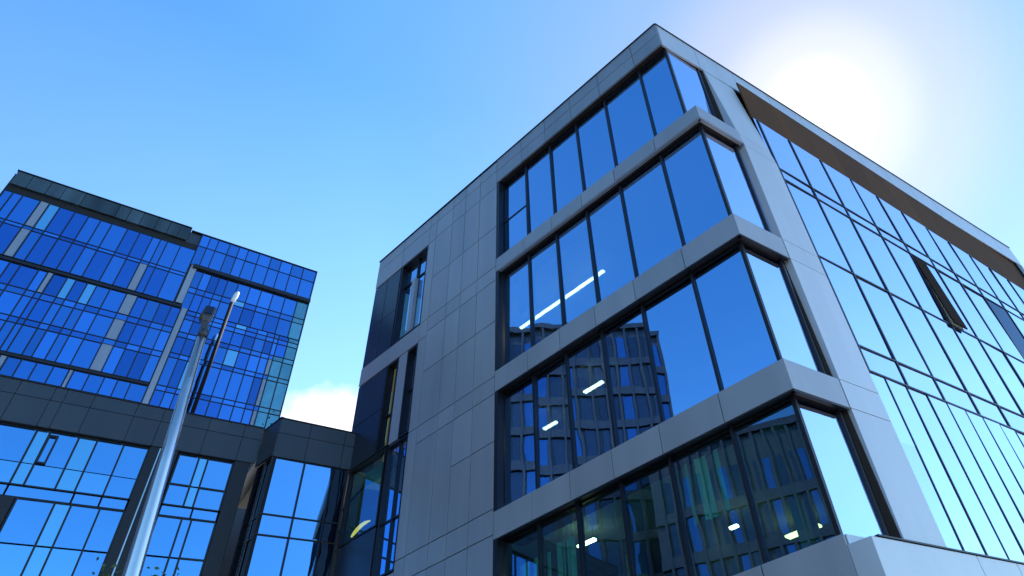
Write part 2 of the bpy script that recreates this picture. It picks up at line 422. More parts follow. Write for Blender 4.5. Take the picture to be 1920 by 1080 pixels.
for i in range(len(lo)-1):
    s0,s1 = lo[i]+.02, lo[i+1]-.02
    m = MB(); B.pane(m, s0, s1, 3.07, 5.4 if i<2 else 7.06, DC, tilt=.004); kit.add('window_pane', M['glassB'], m)
    if i<2: m = MB(); B.pane(m, s0, s1, 5.4, 7.06, DC, tilt=.004); kit.add('window_pane', M['glassB'], m)
    m = MB(); B.box(m, lo[i+1]-.016, lo[i+1]+.016, 3.07, 7.06, DC-.06, DC+.03); kit.add('mullion', M['frame'], m)
w = MB(); P = B.p
for i in range(len(up)-1):
    s0,s1 = up[i]+.004, up[i+1]-.004
    w.hexa([P(s0,16.37,DC-.05),P(s1,16.37,DC-.05),P(s1,16.37,DC),P(s0,16.37,DC),P(s0,T1+.03+TB(s0),DC-.05),P(s1,T1+.03+TB(s1),DC-.05),P(s1,T1+.03+TB(s1),DC),P(s0,T1+.03+TB(s0),DC)])
w.build('header_panel', M['header'], bld)
b = MB(); B.box(b, 21.2, 21.75, 3.07, T1+.42, DC-.1, -.02); b.build('end_pier', M['frame'], bld)
# end block that turns away beyond the side
CF = Fr(endB.x, endB.y, 33, +1)
w = MB(); panels(CF, w, [0,1.9,3.8,5.7,7.6], [T1+.42,T0+.42], -.06, 0); w.build('roof_fascia', M['pale'], bld)
for i in range(6):
    for k in range(3):
        m = MB(); CF.pane(m, .15+i*1.2, .15+(i+1)*1.2-.08, 3.3+k*5.1, 3.3+(k+1)*5.1-.1, -.3, tilt=.004); kit.add('window_pane', M['glassB'], m)
    m = MB(); CF.box(m, .15+(i+1)*1.2-.08, .15+(i+1)*1.2, 3.3, T1+.42, -.4, -.2); kit.add('mullion', M['frame'], m)
w = MB(); CF.box(w, 0, 7.6, -1.6, 3.3, -.4, 0); w.build('base_wall', M['pale'], bld)
kit.flush()

# --- inside: floor slabs, ceilings, core, columns, rear walls
def plate(t0, t1, name, mat, inset=.5):
    a1 = A.p(14.4,0,-inset); i0,_ = meet(A,-inset,B,-inset-.6); a2 = A.p(i0,0,-inset); a3 = B.p(21,0,-inset-.6)
    a4 = a3 - B.n*8.5; a5 = A.p(14.4,0,-inset)+B.u*10
    lp = [a1,a2,a3,a4,a5]
    mb = MB(); mb.poly_prism([p+Vector((0,0,t0)) for p in lp],[p+Vector((0,0,t1)) for p in lp]); return mb.build(name, mat, bld)
for (t0,t1) in BND+[(2.5,3.15)]:
    plate(t0+.06, t1-.06, 'floor_slab', M['slab'])
plate(T1-.02, T1+.03, 'ceiling', M['slab'], .5)
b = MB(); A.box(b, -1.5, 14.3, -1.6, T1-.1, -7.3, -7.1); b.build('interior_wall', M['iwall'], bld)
b = MB()
for s_ in (1.9, 6.6): A.box(b, s_, s_+.35, 3.2, T1-.05, -4.0, -3.6)
b.build('column', M['slab'], bld)
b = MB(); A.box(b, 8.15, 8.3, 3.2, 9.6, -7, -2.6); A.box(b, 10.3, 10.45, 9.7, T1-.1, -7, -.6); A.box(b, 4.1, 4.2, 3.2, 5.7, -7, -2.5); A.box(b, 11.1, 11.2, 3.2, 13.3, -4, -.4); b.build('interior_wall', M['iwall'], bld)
b = MB(); A.box(b, 12.62, 14.3, 10.25, 13.4, -1.0, -.95); A.box(b, 12.3,14.3,13.36,13.41,-.95,-.3); b.build('glowing_room', emit_mat('glowing_timber', (.42,.17,.05), .42), bld, label='timber room behind the narrow window, warm lamplight emitted by its surfaces')  # room light put into the timber as emission, no lamp inside
b = MB(); A.box(b, 13.0, 13.42, 11.6, 12.95, -.62, -.59); b.build('window_blind', emit_mat('glowing_blind', (1.0,.86,.60), .42), bld)  # the blind itself emits, in place of lamplight falling on it
# vertical blinds and rolled blinds behind the lower rows
def blind(s0, s1, t0, t1, d, n):
    mb = MB(); wv = (s1-s0)/n
    for i in range(n):
        a = s0+i*wv; o = .03*math.sin(i*1.7)
        if random.random() < .22: continue
        mb.hexa([A.p(a,t0,d+o),A.p(a+wv*.8,t0,d-o),A.p(a+wv*.8,t0,d-o+.01),A.p(a,t0,d+o+.01),A.p(a,t1,d+o),A.p(a+wv*.8,t1,d-o),A.p(a+wv*.8,t1,d-o+.01),A.p(a,t1,d+o+.01)])
    mb.build('window_blind', M['blind'], bld)
blind(5.45, 6.4, 16.9, 18.1, -.5, 7)
blind(1.6, 2.8, 12.9, 13.9, -.5, 8)
blind(6.6, 7.5, 12.2, 13.9, -.5, 6)
blind(2.0, 2.85, 4.4, 5.6, -.5, 6)
blind(6.55, 7.5, 6.5, 7.4, -.55, 6)
blind(6.6, 7.6, 3.3, 5.2, -.6, 9)
blind(5.5, 6.4, 3.3, 5.3, -.6, 7)
blind(3.1, 4.0, 8.9, 9.55, -.5, 5)
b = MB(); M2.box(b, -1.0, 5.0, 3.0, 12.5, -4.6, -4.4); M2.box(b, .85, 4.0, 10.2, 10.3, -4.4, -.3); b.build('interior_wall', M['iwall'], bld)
# lit lamps hanging below the ceilings
def strip_lamp(s0, s1, t, d, label, wdt=.05, mat='lamp', rod=.25, fr=A):
    root = thing('ceiling_lamp', label, 'lamp', tuple(fr.p((s0+s1)/2, t, d)), 'lit linear lamps hanging inside the offices')
    m = MB(); fr.box(m, s0, s1, t, t+.05, d-wdt, d+wdt); m.build('lamp_tube', M[mat], root)
    m = MB(); fr.box(m, s0, s1, t+.052, t+.08, d-wdt*.7, d+wdt*.7); m.build('lamp_housing', M['lamphead'], root)
    m = MB()
    for q in (s0+.1*(s1-s0), s1-.1*(s1-s0)): m.tube([fr.p(q,t+.08,d), fr.p(q,t+.08+rod,d)], .006, 6)
    m.build('suspension_rod', M['frame'], root)
strip_lamp(5.29, 9.02, 13.6, -2.15, 'long white linear lamp lit behind the second row of windows')
strip_lamp(5.35, 6.0, 9.3, -1.53, 'short lit linear lamp in the middle of the third row of windows')
strip_lamp(7.5, 8.0, 9.3, -2.0, 'small lit lamp behind the left panes of the third window row')
strip_lamp(6.7, 7.6, 6.75, -1.0, 'lit lamp low behind the leftmost pane of the third window row')
strip_lamp(2.5, 3.4, 5.4, -5.6, 'wide yellowish lamp lit behind the lowest corner window', .13, 'lampyel')
strip_lamp(6.0, 6.5, 5.4, -1.4, 'small lit lamp behind the left half of the lowest window row')
strip_lamp(3.55, 3.75, 5.3, -3.5, 'tiny lit spot lamp left of the lowest corner window', .05)
# pendant behind the greenish window where the link meets the building
_c = A.p(15.3, 8.9, -1.1)
root = thing('pendant_lamp', 'curved warm yellow pendant lamp behind the greenish link window', 'lamp', tuple(_c))
m = MB(); pts = []
for i in range(9): 
    k = i/8; pts.append(_c + A.u*(.95*(k-.5)) + Vector((0,0,.10*math.sin(k*math.pi)-.18*k+.05)) )
m.tube(pts, [.02,.035,.05,.055,.06,.06,.06,.05,.03], 12); m.build('lamp_shade', M['lampwarm'], root, smooth=True)
m = MB(); m.tube([_c+Vector((0,0,.1)), _c+Vector((0,0,1.1))], .008, 6); m.build('suspension_rod', M['frame'], root)

# ================================================================== PODIUM
pod = thing('link_building', 'low anthracite link building with blue glazing joining tower and office building', 'building', tuple(M1.p(-3,-1.6,0)))
pk = Kit(pod)
FT = (10.43, 11.21, 11.62)
fj = [-16,-12.5,-9.5,-7.6,-5.95,-5.22,-4.96,-4.35,-3.33,-2.68,-1.49,-.54,.0]
w = MB(); panels(M1, w, fj, FT, -.05, 0, .014); w.build('fascia', M['podium'], pod, bevel=.004)
s2, _ = meet(M2, 0, Fr(M1.O.x,M1.O.y,AZA,-1), 0)     # M2 corner
RT = Fr(M1.O.x, M1.O.y, AZA, -1)                      # return face, parallel to the main front
_, rS = meet(M2, 0, RT, 0)
F2 = (10.24, 11.02, 11.50)
fj2 = [s2, -1.34, -.28, .75]
w = MB(); panels(M2, w, fj2, F2, -.05, 0, .014); w.build('fascia', M['podium'], pod, bevel=.004)
w = MB(); RT.box(w, rS+.03, -.01, 10.30, 11.52, -.05, 0); w.build('fascia', M['podium'], pod, bevel=.004)
# volumes behind the fascias, roof
b = MB(); M1.box(b, -16, -.06, 10.5, 11.55, -11, -.055); b.build('roof', M['concrete'], pod)
b = MB(); M2.box(b, s2+.06, 1.2, 10.32, 11.44, -4, -.055); b.build('roof', M['concrete'], pod)
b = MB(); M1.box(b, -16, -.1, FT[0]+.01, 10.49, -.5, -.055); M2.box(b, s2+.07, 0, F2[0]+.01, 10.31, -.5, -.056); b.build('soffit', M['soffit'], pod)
b = MB(); M1.box(b, -16, 0, FT[2]+.002, FT[2]+.03, -.3, .025); M2.box(b, s2-.02, .2, F2[2]+.002, F2[2]+.03, -.3, .025); RT.box(b, rS, 0, F2[2]+.033, F2[2]+.06, -.3,.02); b.build('coping', M['frame'], pod)
m = MB(); m.tube([M2.p(-1.9,11.95,-.9), M2.p(.4,11.95,-.9)], .012, 8)
for q in (-1.9,-1.0,-.1): m.tube([M2.p(q,11.4,-.9), M2.p(q,11.95,-.9)], .012, 8)
m.build('roof_rail', M['frame'], pod)
DP = -.16
def cells(fr, kt, ss, tt, d, matf, name='window_pane', mw=.022, tilt=.003):
    for i in range(len(ss)-1):
        for k in range(len(tt)-1):
            m = MB(); fr.pane(m, ss[i]+mw, ss[i+1]-mw, tt[k]+mw, tt[k+1]-mw, d, tilt=tilt); kt.add(name, matf(i,k), m)
def bars(fr, kt, ss, tt, d, mw=.022, out=.05):
    for s_ in ss:
        m = MB(); fr.box(m, s_-mw, s_+mw, tt[0], tt[-1], d-.03, d+out); kt.add('mullion', M['frame'], m)
    for t_ in tt:
        m = MB(); fr.box(m, ss[0]+mw, ss[-1]-mw, t_-mw*.8, t_+mw*.8, d-.028, d+out*.7); kt.add('transom', M['frame'], m)
gp = lambda i,k: M['glassP']
# group one, left of the lamp post
ss = [-8.6,-7.7,-6.9,-6.0,-5.17,-4.90,-4.28,-3.88,-3.28,-2.70]
cells(M1, pk, ss, [8.91,9.48,10.43], DP, lambda i,k: M['glassL'] if i in (4,6) else (M['glassM'] if k==0 and i<8 else M['glassP']), mw=.012)
bars(M1, pk, ss, [8.91,10.43], DP)
cells(M1, pk, ss[:4]+[-5.17,-3.86,-3.28,-2.70], [8.60,8.89], DP, gp)
bars(M1, pk, ss[:4]+[-5.17,-3.86,-3.28,-2.70], [8.60], DP)
ls = [-8.6,-7.5,-6.4,-5.55]
cells(M1, pk, ls, [3.2,6.0,8.58], DP, gp); bars(M1, pk, ls, [3.2,6.0,8.58], DP)
ls = [-4.9,-4.15,-3.82,-3.22,-2.70]
cells(M1, pk, ls, [3.2,7.5,8.58], DP, lambda i,k: M['glassL'] if i==1 else (M['glassM'] if k==0 and i!=3 else M['glassP'])); bars(M1, pk, ls, [3.2,8.58], DP)
f = MB(); 
for a_ in ((-4.90,-4.86,9.5,10.3),(-4.73,-4.69,9.5,10.3),(-4.86,-4.73,9.5,9.54),(-4.86,-4.73,10.26,10.3)): M1.box(f, *a_, DP-.02, DP+.09)
f.build('vent_sash', M['frame'], pod)
# group two, right of the lamp post
ss = [-1.95,-1.45,-1.22,-.56]
cells(M1, pk, ss, [8.91,9.50,10.43], DP, lambda i,k: M['glassL'] if i==1 else M['glassP'])
bars(M1, pk, ss, [8.91,10.43], DP)
for a_ in ((-1.95,-1.45),(-1.22,-.56)):
    m = MB(); M1.box(m, a_[0]+.02, a_[1]-.02, 9.48, 9.52, DP-.02, DP+.05); pk.add('transom', M['frame'], m)
cells(M1, pk, [-1.95,-1.20,-.56], [8.60,8.89], DP, gp); bars(M1, pk, [-1.95,-1.20,-.56], [8.60], DP)
ss = [-1.95,-1.38,-1.15,-.56]
cells(M1, pk, ss, [3.2,7.53,8.58], DP, gp); bars(M1, pk, ss, [3.2,8.58], DP)
m = MB(); M1.box(m, -1.13, -.58, 7.51, 7.55, DP-.02, DP+.05); pk.add('transom', M['frame'], m)
# piers
for (a_,b_) in ((-2.68,-2.0),(-.54,-.14)):
    m = MB(); M1.box(m, a_, b_, -1.6, FT[0]+.03, -.5, -.03); m.build('pier', M['frame'], pod, bevel=.01)
m = MB(); M1.box(m, -5.5, -4.93, -1.6, 8.57, -.5, -.04); m.build('pier', M['frame'], pod, bevel=.01)
m = MB(); M1.box(m, -16, -.0, -1.6, 3.2, -.5, -.08); m.build('base_wall', M['podium'], pod)
m = MB(); M1.box(m, -16, -8.62, 3.2, FT[0]+.03, -.5, -.1); m.build('side_wall', M['podium'], pod)
m = MB(); M1.box(m, -2.46,-2.43, -1.6, 10.4, -.028, -.0); m.build('corner_strip', M['steel'], pod)
b = MB(); M1.box(b, -8.6, -.2, 3.2, FT[0], -.9, -.6); b.build('rear_wall', M['iwall'], pod)
# return glazing: dark glass
cells(RT, pk, [rS+.05,-.55,-.06], [-1.4,3.2,7.9,8.5,10.28], -.12, lambda i,k: M['glassD']); bars(RT, pk, [rS+.05,-.55,-.06], [3.2,7.9,8.5,10.28], -.12)
m = MB(); RT.box(m, -.62, -.60, -1.6, 10.2, -.09, -.02); m.build('corner_strip', M['steel'], pod)
# projecting bay glazing
ss = [s2+.03,-1.29,-.45]
cells(M2, pk, ss, [3.0,7.95,8.53,10.24], DP+.08, gp); bars(M2, pk, ss, [3.0,7.95,8.53,10.24], DP+.08, out=.06)
cells(M2, pk, [-.45,-.02], [3.0,7.95,8.53,10.24], DP+.08, lambda i,k: M['glassD']); bars(M2, pk, [-.45,-.02], [3.0,8.53,10.24], DP+.08, out=.06)
m = MB(); M2.box(m, s2+.03, -.02, -1.6, 3.0, -.5, -.08); m.build('base_wall', M['podium'], pod)
b = MB(); M2.box(b, s2+.2, -.5, 3.0, F2[0], -.6, -.4); b.build('rear_wall', M['iwall'], pod)
pk.flush()

# =================================================================== TOWER
tow = thing('office_tower', 'blue glass office tower with dark weathered parapet behind the link building', 'office building', tuple(TW.p(-5,-1.6,0)))
tk = Kit(tow)
def sc_(l): return [v*K for v in l]
gt = lambda i,k: M['glassT']
SL_, SR_ = -8.47, .22
Z = lambda z: z*K + 0.0
def tcells(ss, tt, matf, d=0): cells(TW, tk, sc_(ss), sc_(tt), d, matf, mw=.02, tilt=.004)
def tbars(ss, tt, d=0, mw=.02): bars(TW, tk, sc_(ss), sc_(tt), d, mw=mw, out=.045)
def strips(lst):
    for (a_,b_,t0,t1) in lst:
        m = MB(); TW.box(m, a_*K+.03, b_*K-.03, t0*K+.02, t1*K-.02, -.01, .035); tk.add('spandrel_strip', M['strip'], m)
def vary(p):
    def f(i,k):
        r = random.random()
        return M['glassL'] if r < p*.16 else (M['glassU'] if r < .40 else M['glassT'])
    return f
topc = [SL_,-8.27,-8.05,-7.64,-7.42,-7.17,-6.8,-6.46,-6.15,-5.86,-5.45,-5.12,-4.77,-4.55,-4.36,-3.99,-3.55]
tcells(topc, [14.78,15.87,16.0,17.05], vary(.1)); tbars(topc, [14.78,15.87,16.0,17.05])
strips([(-7.64,-7.42,14.78,15.87),(-7.64,-7.42,16.0,17.05),(-4.77,-4.55,14.78,15.87)])
midc = [SL_,-8.1,-7.76,-7.41,-7.18,-6.78,-6.58,-6.44,-6.13,-5.93,-5.66,-5.44,-5.12,-4.71,-4.43,-4.16,-3.85,-3.55,-3.30]
tcells(midc, [11.87,12.76,12.95,13.66,13.87,14.62], vary(.25)); tbars(midc, [11.87,12.76,12.95,13.66,13.87,14.62])
strips([(-6.58,-6.44,13.87,14.62),(-4.71,-4.43,11.87,12.76),(-4.71,-4.43,12.95,13.66),(-4.71,-4.43,13.87,14.62)])
lowc = [SL_,-8.0,-7.6,-7.2,-6.8,-6.5,-6.35,-6.07,-5.76,-5.41,-5.08,-4.98,-4.64,-4.3,-4.0,-3.7,-3.30]
tcells(lowc, [10.4,11.2,11.75], gt); tbars(lowc, [10.4,11.75])
strips([(-5.08,-4.98,10.4,11.75),(-6.5,-6.35,10.4,11.75)])
for z in (14.62,11.75):                                # dark floor bands
    m = MB(); TW.box(m, SL_*K, -3.30*K, z*K+.01, z*K+.13*(1 if z>14 else .8), -.02, .08); m.build('floor_band', M['frame'], tow)
# pale vertical fold between the two halves
m = MB(); TW.box(m, -3.50*K, -3.33*K, 14.8*K, 16.4*K, -.02, .05); m.build('pale_fin', M['strip'], tow)
m = MB(); TW.box(m, -3.28*K, -3.14*K, 10.6*K, 14.6*K, -.02, .12); m.build('pale_fin', M['strip'], tow)
rc0 = [-3.55,-3.30,-3.05,-2.70,-2.40,-2.12,-1.76,-1.37,-1.03,-.66,-.27,.17]
tcells(rc0, [16.43,17.28,17.80], gt); tbars(rc0, [16.43,17.28,17.80])
random.seed(11)
rc1 = [-3.33,-3.11,-2.87,-2.63,-2.38,-2.06,-1.70,-1.35,-.98,-.59,-.19,.17]
tcells(rc1, [14.62,15.3,15.52,16.27], lambda i,k: M['glassG'] if i==10 else vary(.1)(i,k)); tbars(rc1, [14.62,15.3,15.52,16.27])
rc2 = [-3.12,-2.87,-2.63,-2.38,-2.05,-1.74,-1.42,-1.10,-.80,-.57,-.44,-.14,.18]
tcells(rc2, [10.4,11.69,11.86,12.84,13.0,13.6,13.78,14.27,14.45,14.62], lambda i,k: M['glassG'] if (i==11 or (i==10 and k<6)) else vary(.3)(i,k)); tbars(rc2, [10.4,11.69,11.86,12.84,13.0,13.6,13.78,14.27,14.45,14.62])
strips([(-.57,-.44,10.4,11.69),(-.57,-.44,11.86,12.84),(-.57,-.44,13.0,13.6)])
m = MB(); TW.box(m, -3.45*K, .2*K, 16.28*K, 16.42*K, -.02, .14); m.build('floor_band', M['frame'], tow)
# parapet and black band of the left half
w = MB(); ps = [SL_,-8.1,-7.65,-7.3,-6.8,-5.9,-5.6,-5.25,-4.85,-4.5,-4.2,-3.92]
panels(TW, w, sc_(ps), sc_([17.30,17.86]), -.05, .10, .02); w.build('parapet', M['ph'], tow)
m = MB(); TW.box(m, SL_*K, -3.55*K, 17.06*K, 17.29*K, -.35, .0); m.build('floor_band', M['joint'], tow)
m = MB(); TW.box(m, SL_*K-.03, -3.9*K, 17.865*K, 17.89*K, -.2, .14); TW.box(m, -3.88*K, .2*K, 17.81*K, 17.84*K, -.2, .05); m.build('coping', M['frame'], tow)
# body
m = MB(); TW.box(m, SL_*K+.02, .17*K, -1.6, 17.79*K, -14, -.05); m.build('tower_body', M['podium'], tow)
# end walls
TE = Fr(*(TW.p(SL_*K,0,0).xy), AZA, -1)
cells(TE, tk, [.05,1.2,2.4,3.6,4.8,6,7.2], sc_([10.4,11.75,12.9,13.7,14.7,15.9,17.1,17.8]), .0, gt)
bars(TE, tk, [.05,1.2,2.4,3.6,4.8,6,7.2], sc_([10.4,11.75,14.7,17.1,17.8]), .0)
m = MB(); TW.box(m, .17*K+.0, .2*K, 10*K, 17.8*K, -14, .04); m.build('end_post', M['frame'], tow)
tk.flush()

# mast with a white head on the link roof
def ray_dir(px, py):
    return None
mb_ = TW.p(-1.99*K, 11.55, 2.2)
def mast_pt(s_, t_): return TW.p(s_, t_, 2.0)
root = thing('roof_mast', 'thin dark mast with rounded white lamp head on the link roof', 'mast', tuple(TW.p(-1.92*K, 11.6, 1.6)))
f_ = 1/ (1 + 0)
def tp(s_, t_, d_=1.6):                                # keep the line of sight of a point of the tower plane
    q = TW.p(s_*K, t_*K, 0); e = Vector((0,0,EYE)); v = q-e
    k = 1 - d_/abs((TW.O).dot(TW.n)); return e + v*k
m = MB(); a_, b_ = tp(-2.06,15.38), tp(-1.95,11.2); b_ = Vector((a_.x,a_.y,b_.z))
m.tube([b_, a_], .07, 12); m.build('pole', M['black'], root, smooth=True)
m = MB(); m.tube([a_+Vector((0,0,.01)), a_+Vector((.02,0,.12)), a_+Vector((.06,.01,.40)), a_+Vector((.09,.015,.56)), a_+Vector((.10,.02,.62))], [.05,.09,.10,.07,.015], 16); m.build('lamp_head', M['white'], root, smooth=True)

# ============================================================= STREET LAMP
LD = 5.6
base = Vector((math.sin(R(-41.9))*LD, math.cos(R(-41.9))*LD, 0))
rt = Vector((math.cos(R(41.9)), math.sin(R(41.9)),0)); bk = Vector((-math.sin(R(41.9)), math.cos(R(41.9)),0))
base += rt*.26                                        # the post leans a little
root = thing('street_lamp', 'tall tapered galvanised street lamp post with small dark head in front of the tower', 'street lamp', tuple(base))
H = 5.50
lp = lambda z: base + Vector((0,0,z)) - rt*.058*z
m = MB(); m.tube([lp(z) for z in (.02,.4,.42,1.5,3.0,4.3,H)], [.092,.092,.076,.069,.057,.045,.034], 28)
m.build('pole', M['steel'], root, smooth=True)
m = MB(); m.tube([base+Vector((0,0,z)) for z in (0,.03)], [.2,.2], 20); m.build('base_plate', M['steel'], root)
t_ = lp(H)
m = MB(); m.tube([t_, t_+Vector((0,0,.07))], [.038,.034], 16); m.build('collar', M['lamphead'], root, smooth=True)
m = MB(); t2 = t_+Vector((0,0,.07))
def ring(c, w_, d_): return [c+rt*w_*a+bk*d_*b for a,b in ((-1,-.7),(-.7,-1),(.7,-1),(1,-.7),(1,.7),(.7,1),(-.7,1),(-1,.7))]
rings = [ring(t2,.026,.03), ring(t2+Vector((0,0,.08))-rt*.016,.030,.035), ring(t2+Vector((0,0,.13))-rt*.026,.048,.05), ring(t2+Vector((0,0,.24))-rt*.012,.044,.05)]
for x_, y_ in zip(rings, rings[1:]): m.poly_prism(x_, y_)
m.build('lamp_head', M['lamphead'], root, bevel=.004)
m = MB(); c_ = t2+Vector((0,0,.185))-rt*.018-bk*.052
m.hexa([c_+rt*a+bk*b+Vector((0,0,z)) for z in (-.035,.045) for a,b in ((-.03,-.006),(.03,-.006),(.03,.004),(-.03,.004))])
m.build('lens', M['glassD'], root)

# ==================================================================== TREE
def tree(x, y, h, rad, seed, label, nleaf=1700, narrow=1.0):
    rnd = random.Random(seed)
    root = thing('young_tree', label, 'tree', (x,y,0), 'young trees in front of the link building')
    m = MB(); m.tube([(x,y,0),(x+.03,y,h*.3),(x-.02,y+.03,h*.6),(x,y,h*.95)], [.07,.055,.035,.008], 10)
    tips = []
    for i in range(26):
        z = h*(.3+.65*rnd.random()); a = rnd.random()*6.28; L = rad*(1.15-(z/h)*.75)*(.6+.5*rnd.random())
        e = Vector((x+math.cos(a)*L, y+math.sin(a)*L, z+L*.9*narrow)); s0 = Vector((x,y,z)); mid = (s0+e)/2+Vector((0,0,-.04))
        m.tube([s0,mid,e],[.02,.012,.004],6); tips += [(s0.lerp(e,k)) for k in (.35,.5,.65,.8,.95,1.0)]
    m.build('trunk', M['bark'], root, smooth=True)
    c = MB()
    for i in range(nleaf):
        p = rnd.choice(tips)+Vector((rnd.gauss(0,.09),rnd.gauss(0,.09),rnd.gauss(0,.11)))
        d = Vector((rnd.gauss(0,1),rnd.gauss(0,1),rnd.gauss(.2,.8))).normalized(); o = d.orthogonal().normalized()
        o = (Matrix.Rotation(rnd.random()*6.28,3,d)@o); l = .045+.03*rnd.random(); ww = l*.28
        b0 = len(c.v); c.v += [tuple(p), tuple(p+d*l*.5+o*ww), tuple(p+d*l), tuple(p+d*l*.5-o*ww)]; c.f.append((b0,b0+1,b0+2,b0+3))
    c.build('crown', M['leaf'], root)
tree(-5.42, 6.55, 4.56, .26, 3, 'small leafy young tree just right of the street lamp post')
tree(-5.86, 6.45, 4.62, .22, 5, 'slender leafy young tree just left of the street lamp post')

# ====================== buildings across the courtyard, seen in the windows
def slab_block(name, label, x, y, az, wdt, dep, h, cw, ch, dark):
    fr = Fr(x, y, az, +1)
    root = thing(name, label, 'office building', tuple(fr.p(0,-EYE,0)))
    m = MB(); fr.box(m, -wdt/2, wdt/2, -EYE, h, -dep, -.2); m.build('wall', dark, root)
    n = int(wdt/cw); fl = int((h+EYE)/ch)
    kt = Kit(root)
    for k in range(1, fl):
        m = MB(); fr.box(m, -wdt/2, wdt/2, k*ch-EYE-.45, k*ch-EYE+.45, -.2, .12); kt.add('floor_band', dark, m)
        for i in range(n):
            if k == fl-0: continue
            m = MB(); s0 = -wdt/2+i*cw; fr.pane(m, s0+.15, s0+cw-.35-.3*(i%3==1), k*ch-EYE+.5, (k+1)*ch-EYE-.5, -.12, tilt=.01)
            kt.add('window_pane', M['glassR'] if (i*7+k*3)%3==0 else M['glassD'], m)
    for i in range(n+1):
        m = MB(); s0 = -wdt/2+i*cw; fr.box(m, s0-.12, s0+.12, ch-EYE, h, -.2, .2); kt.add('pier', dark, m)
    m = MB(); fr.box(m, -wdt/2-.1, wdt/2+.1, h, h+.6, -dep, .25); kt.add('parapet', dark, m)
    kt.flush()
slab_block('office_block', 'tall dark office block mirrored in the left windows of the front', -46, 3, -8, 25, 12, 46, 1.6, 3.9, M['dkclad'])
slab_block('office_block', 'lower dark office block with fins mirrored in the lowest window rows', -34, -14, -33, 24, 12, 27, 1.1, 3.8, M['dkclad'])

# ================================================================== GROUND
def sheet(name, x0,x1,y0,y1,z,mat):
    me = bpy.data.meshes.new(name); me.from_pydata([(x0,y0,z),(x1,y0,z),(x1,y1,z),(x0,y1,z)],[],[(0,1,2,3)]); me.materials.append(mat)
    o = bpy.data.objects.new(name, me); COL.objects.link(o); o['kind'] = 'structure'; return o
sheet('ground', -1500,1500,-1500,1500, -.004, M['asphalt'])
sheet('pavement', -24,24,-6,60, .0, M['paving'])

# =============================================================== SKY + SUN
SUN_AZ, SUN_EL = 27.8, 49.6
sd = Vector((math.sin(R(SUN_AZ))*math.cos(R(SUN_EL)), math.cos(R(SUN_AZ))*math.cos(R(SUN_EL)), math.sin(R(SUN_EL))))
W = bpy.data.worlds.new('World'); sc.world = W; W.use_nodes = True
nt = W.node_tree; N = nt.nodes; L = nt.links; N.clear()
out = N.new('ShaderNodeOutputWorld'); bg = N.new('ShaderNodeBackground'); L.new(bg.outputs[0], out.inputs[0])
sky = N.new('ShaderNodeTexSky'); sky.sky_type = 'NISHITA'; sky.sun_disc = False
sky.sun_elevation = R(SUN_EL); sky.sun_rotation = R(SUN_AZ); sky.altitude = 100; sky.air_density = 1.0; sky.dust_density = .25; sky.ozone_density = 2.0
hs = N.new('ShaderNodeHueSaturation'); hs.inputs['Saturation'].default_value = 1.28; L.new(sky.outputs[0], hs.inputs['Color'])
tint = N.new('ShaderNodeMix'); tint.data_type = 'RGBA'; tint.blend_type = 'MULTIPLY'; tint.inputs[0].default_value = 1
tint.inputs[7].default_value = (.98,1.06,1.02,1); L.new(hs.outputs[0], tint.inputs[6])
# aureole round the sun, part of the sky
tc = N.new('ShaderNodeTexCoord'); nv = N.new('ShaderNodeVectorMath'); nv.operation = 'NORMALIZE'; L.new(tc.outputs['Generated'], nv.inputs[0])
dp = N.new('ShaderNodeVectorMath'); dp.operation = 'DOT_PRODUCT'; dp.inputs[1].default_value = sd; L.new(nv.outputs[0], dp.inputs[0])
ac = N.new('ShaderNodeMath'); ac.operation = 'ARCCOSINE'; L.new(dp.outputs['Value'], ac.inputs[0])
dg = N.new('ShaderNodeMath'); dg.operation = 'DIVIDE'; dg.inputs[1].default_value = R(60); L.new(ac.outputs[0], dg.inputs[0])
cr = N.new('ShaderNodeValToRGB'); L.new(dg.outputs[0], cr.inputs[0]); e = cr.color_ramp
e.interpolation = 'EASE'
e.elements[0].position = 0; e.elements[0].color = (1,.97,.88,1)
e.elements[1].position = 1; e.elements[1].color = (0,0,0,1)
for p_, c_ in ((.04,(.50,.42,.32,1)),(.09,(.26,.19,.15,1)),(.16,(.14,.10,.085,1)),(.28,(.045,.055,.05,1)),(.6,(.012,.024,.020,1))):
    q = e.elements.new(p_); q.color = c_
ds = N.new('ShaderNodeMapRange'); ds.interpolation_type = 'SMOOTHSTEP'; ds.inputs['From Min'].default_value = 0; ds.inputs['From Max'].default_value = .65; ds.inputs['To Min'].default_value = .48; ds.inputs['To Max'].default_value = 1
L.new(dg.outputs[0], ds.inputs['Value'])
tv = N.new('ShaderNodeVectorMath'); tv.operation = 'SCALE'; L.new(tint.outputs[2], tv.inputs[0]); L.new(ds.outputs[0], tv.inputs['Scale'])
gm = N.new('ShaderNodeVectorMath'); gm.operation = 'SCALE'; gm.inputs['Scale'].default_value = 4.6; L.new(cr.outputs[0], gm.inputs[0])
ad = N.new('ShaderNodeVectorMath'); ad.operation = 'ADD'; L.new(tv.outputs[0], ad.inputs[0]); L.new(gm.outputs[0], ad.inputs[1])
hz = N.new('ShaderNodeMapRange'); hz.inputs['From Min'].default_value = .84; hz.inputs['From Max'].default_value = .42; hz.inputs['To Max'].default_value = 1
sep = N.new('ShaderNodeSeparateXYZ'); L.new(nv.outputs[0], sep.inputs[0]); L.new(sep.outputs['Z'], hz.inputs['Value'])
hv = N.new('ShaderNodeVectorMath'); hv.operation = 'SCALE'; hv.inputs[0].default_value = (1.0,1.25,1.4); L.new(hz.outputs[0], hv.inputs['Scale'])
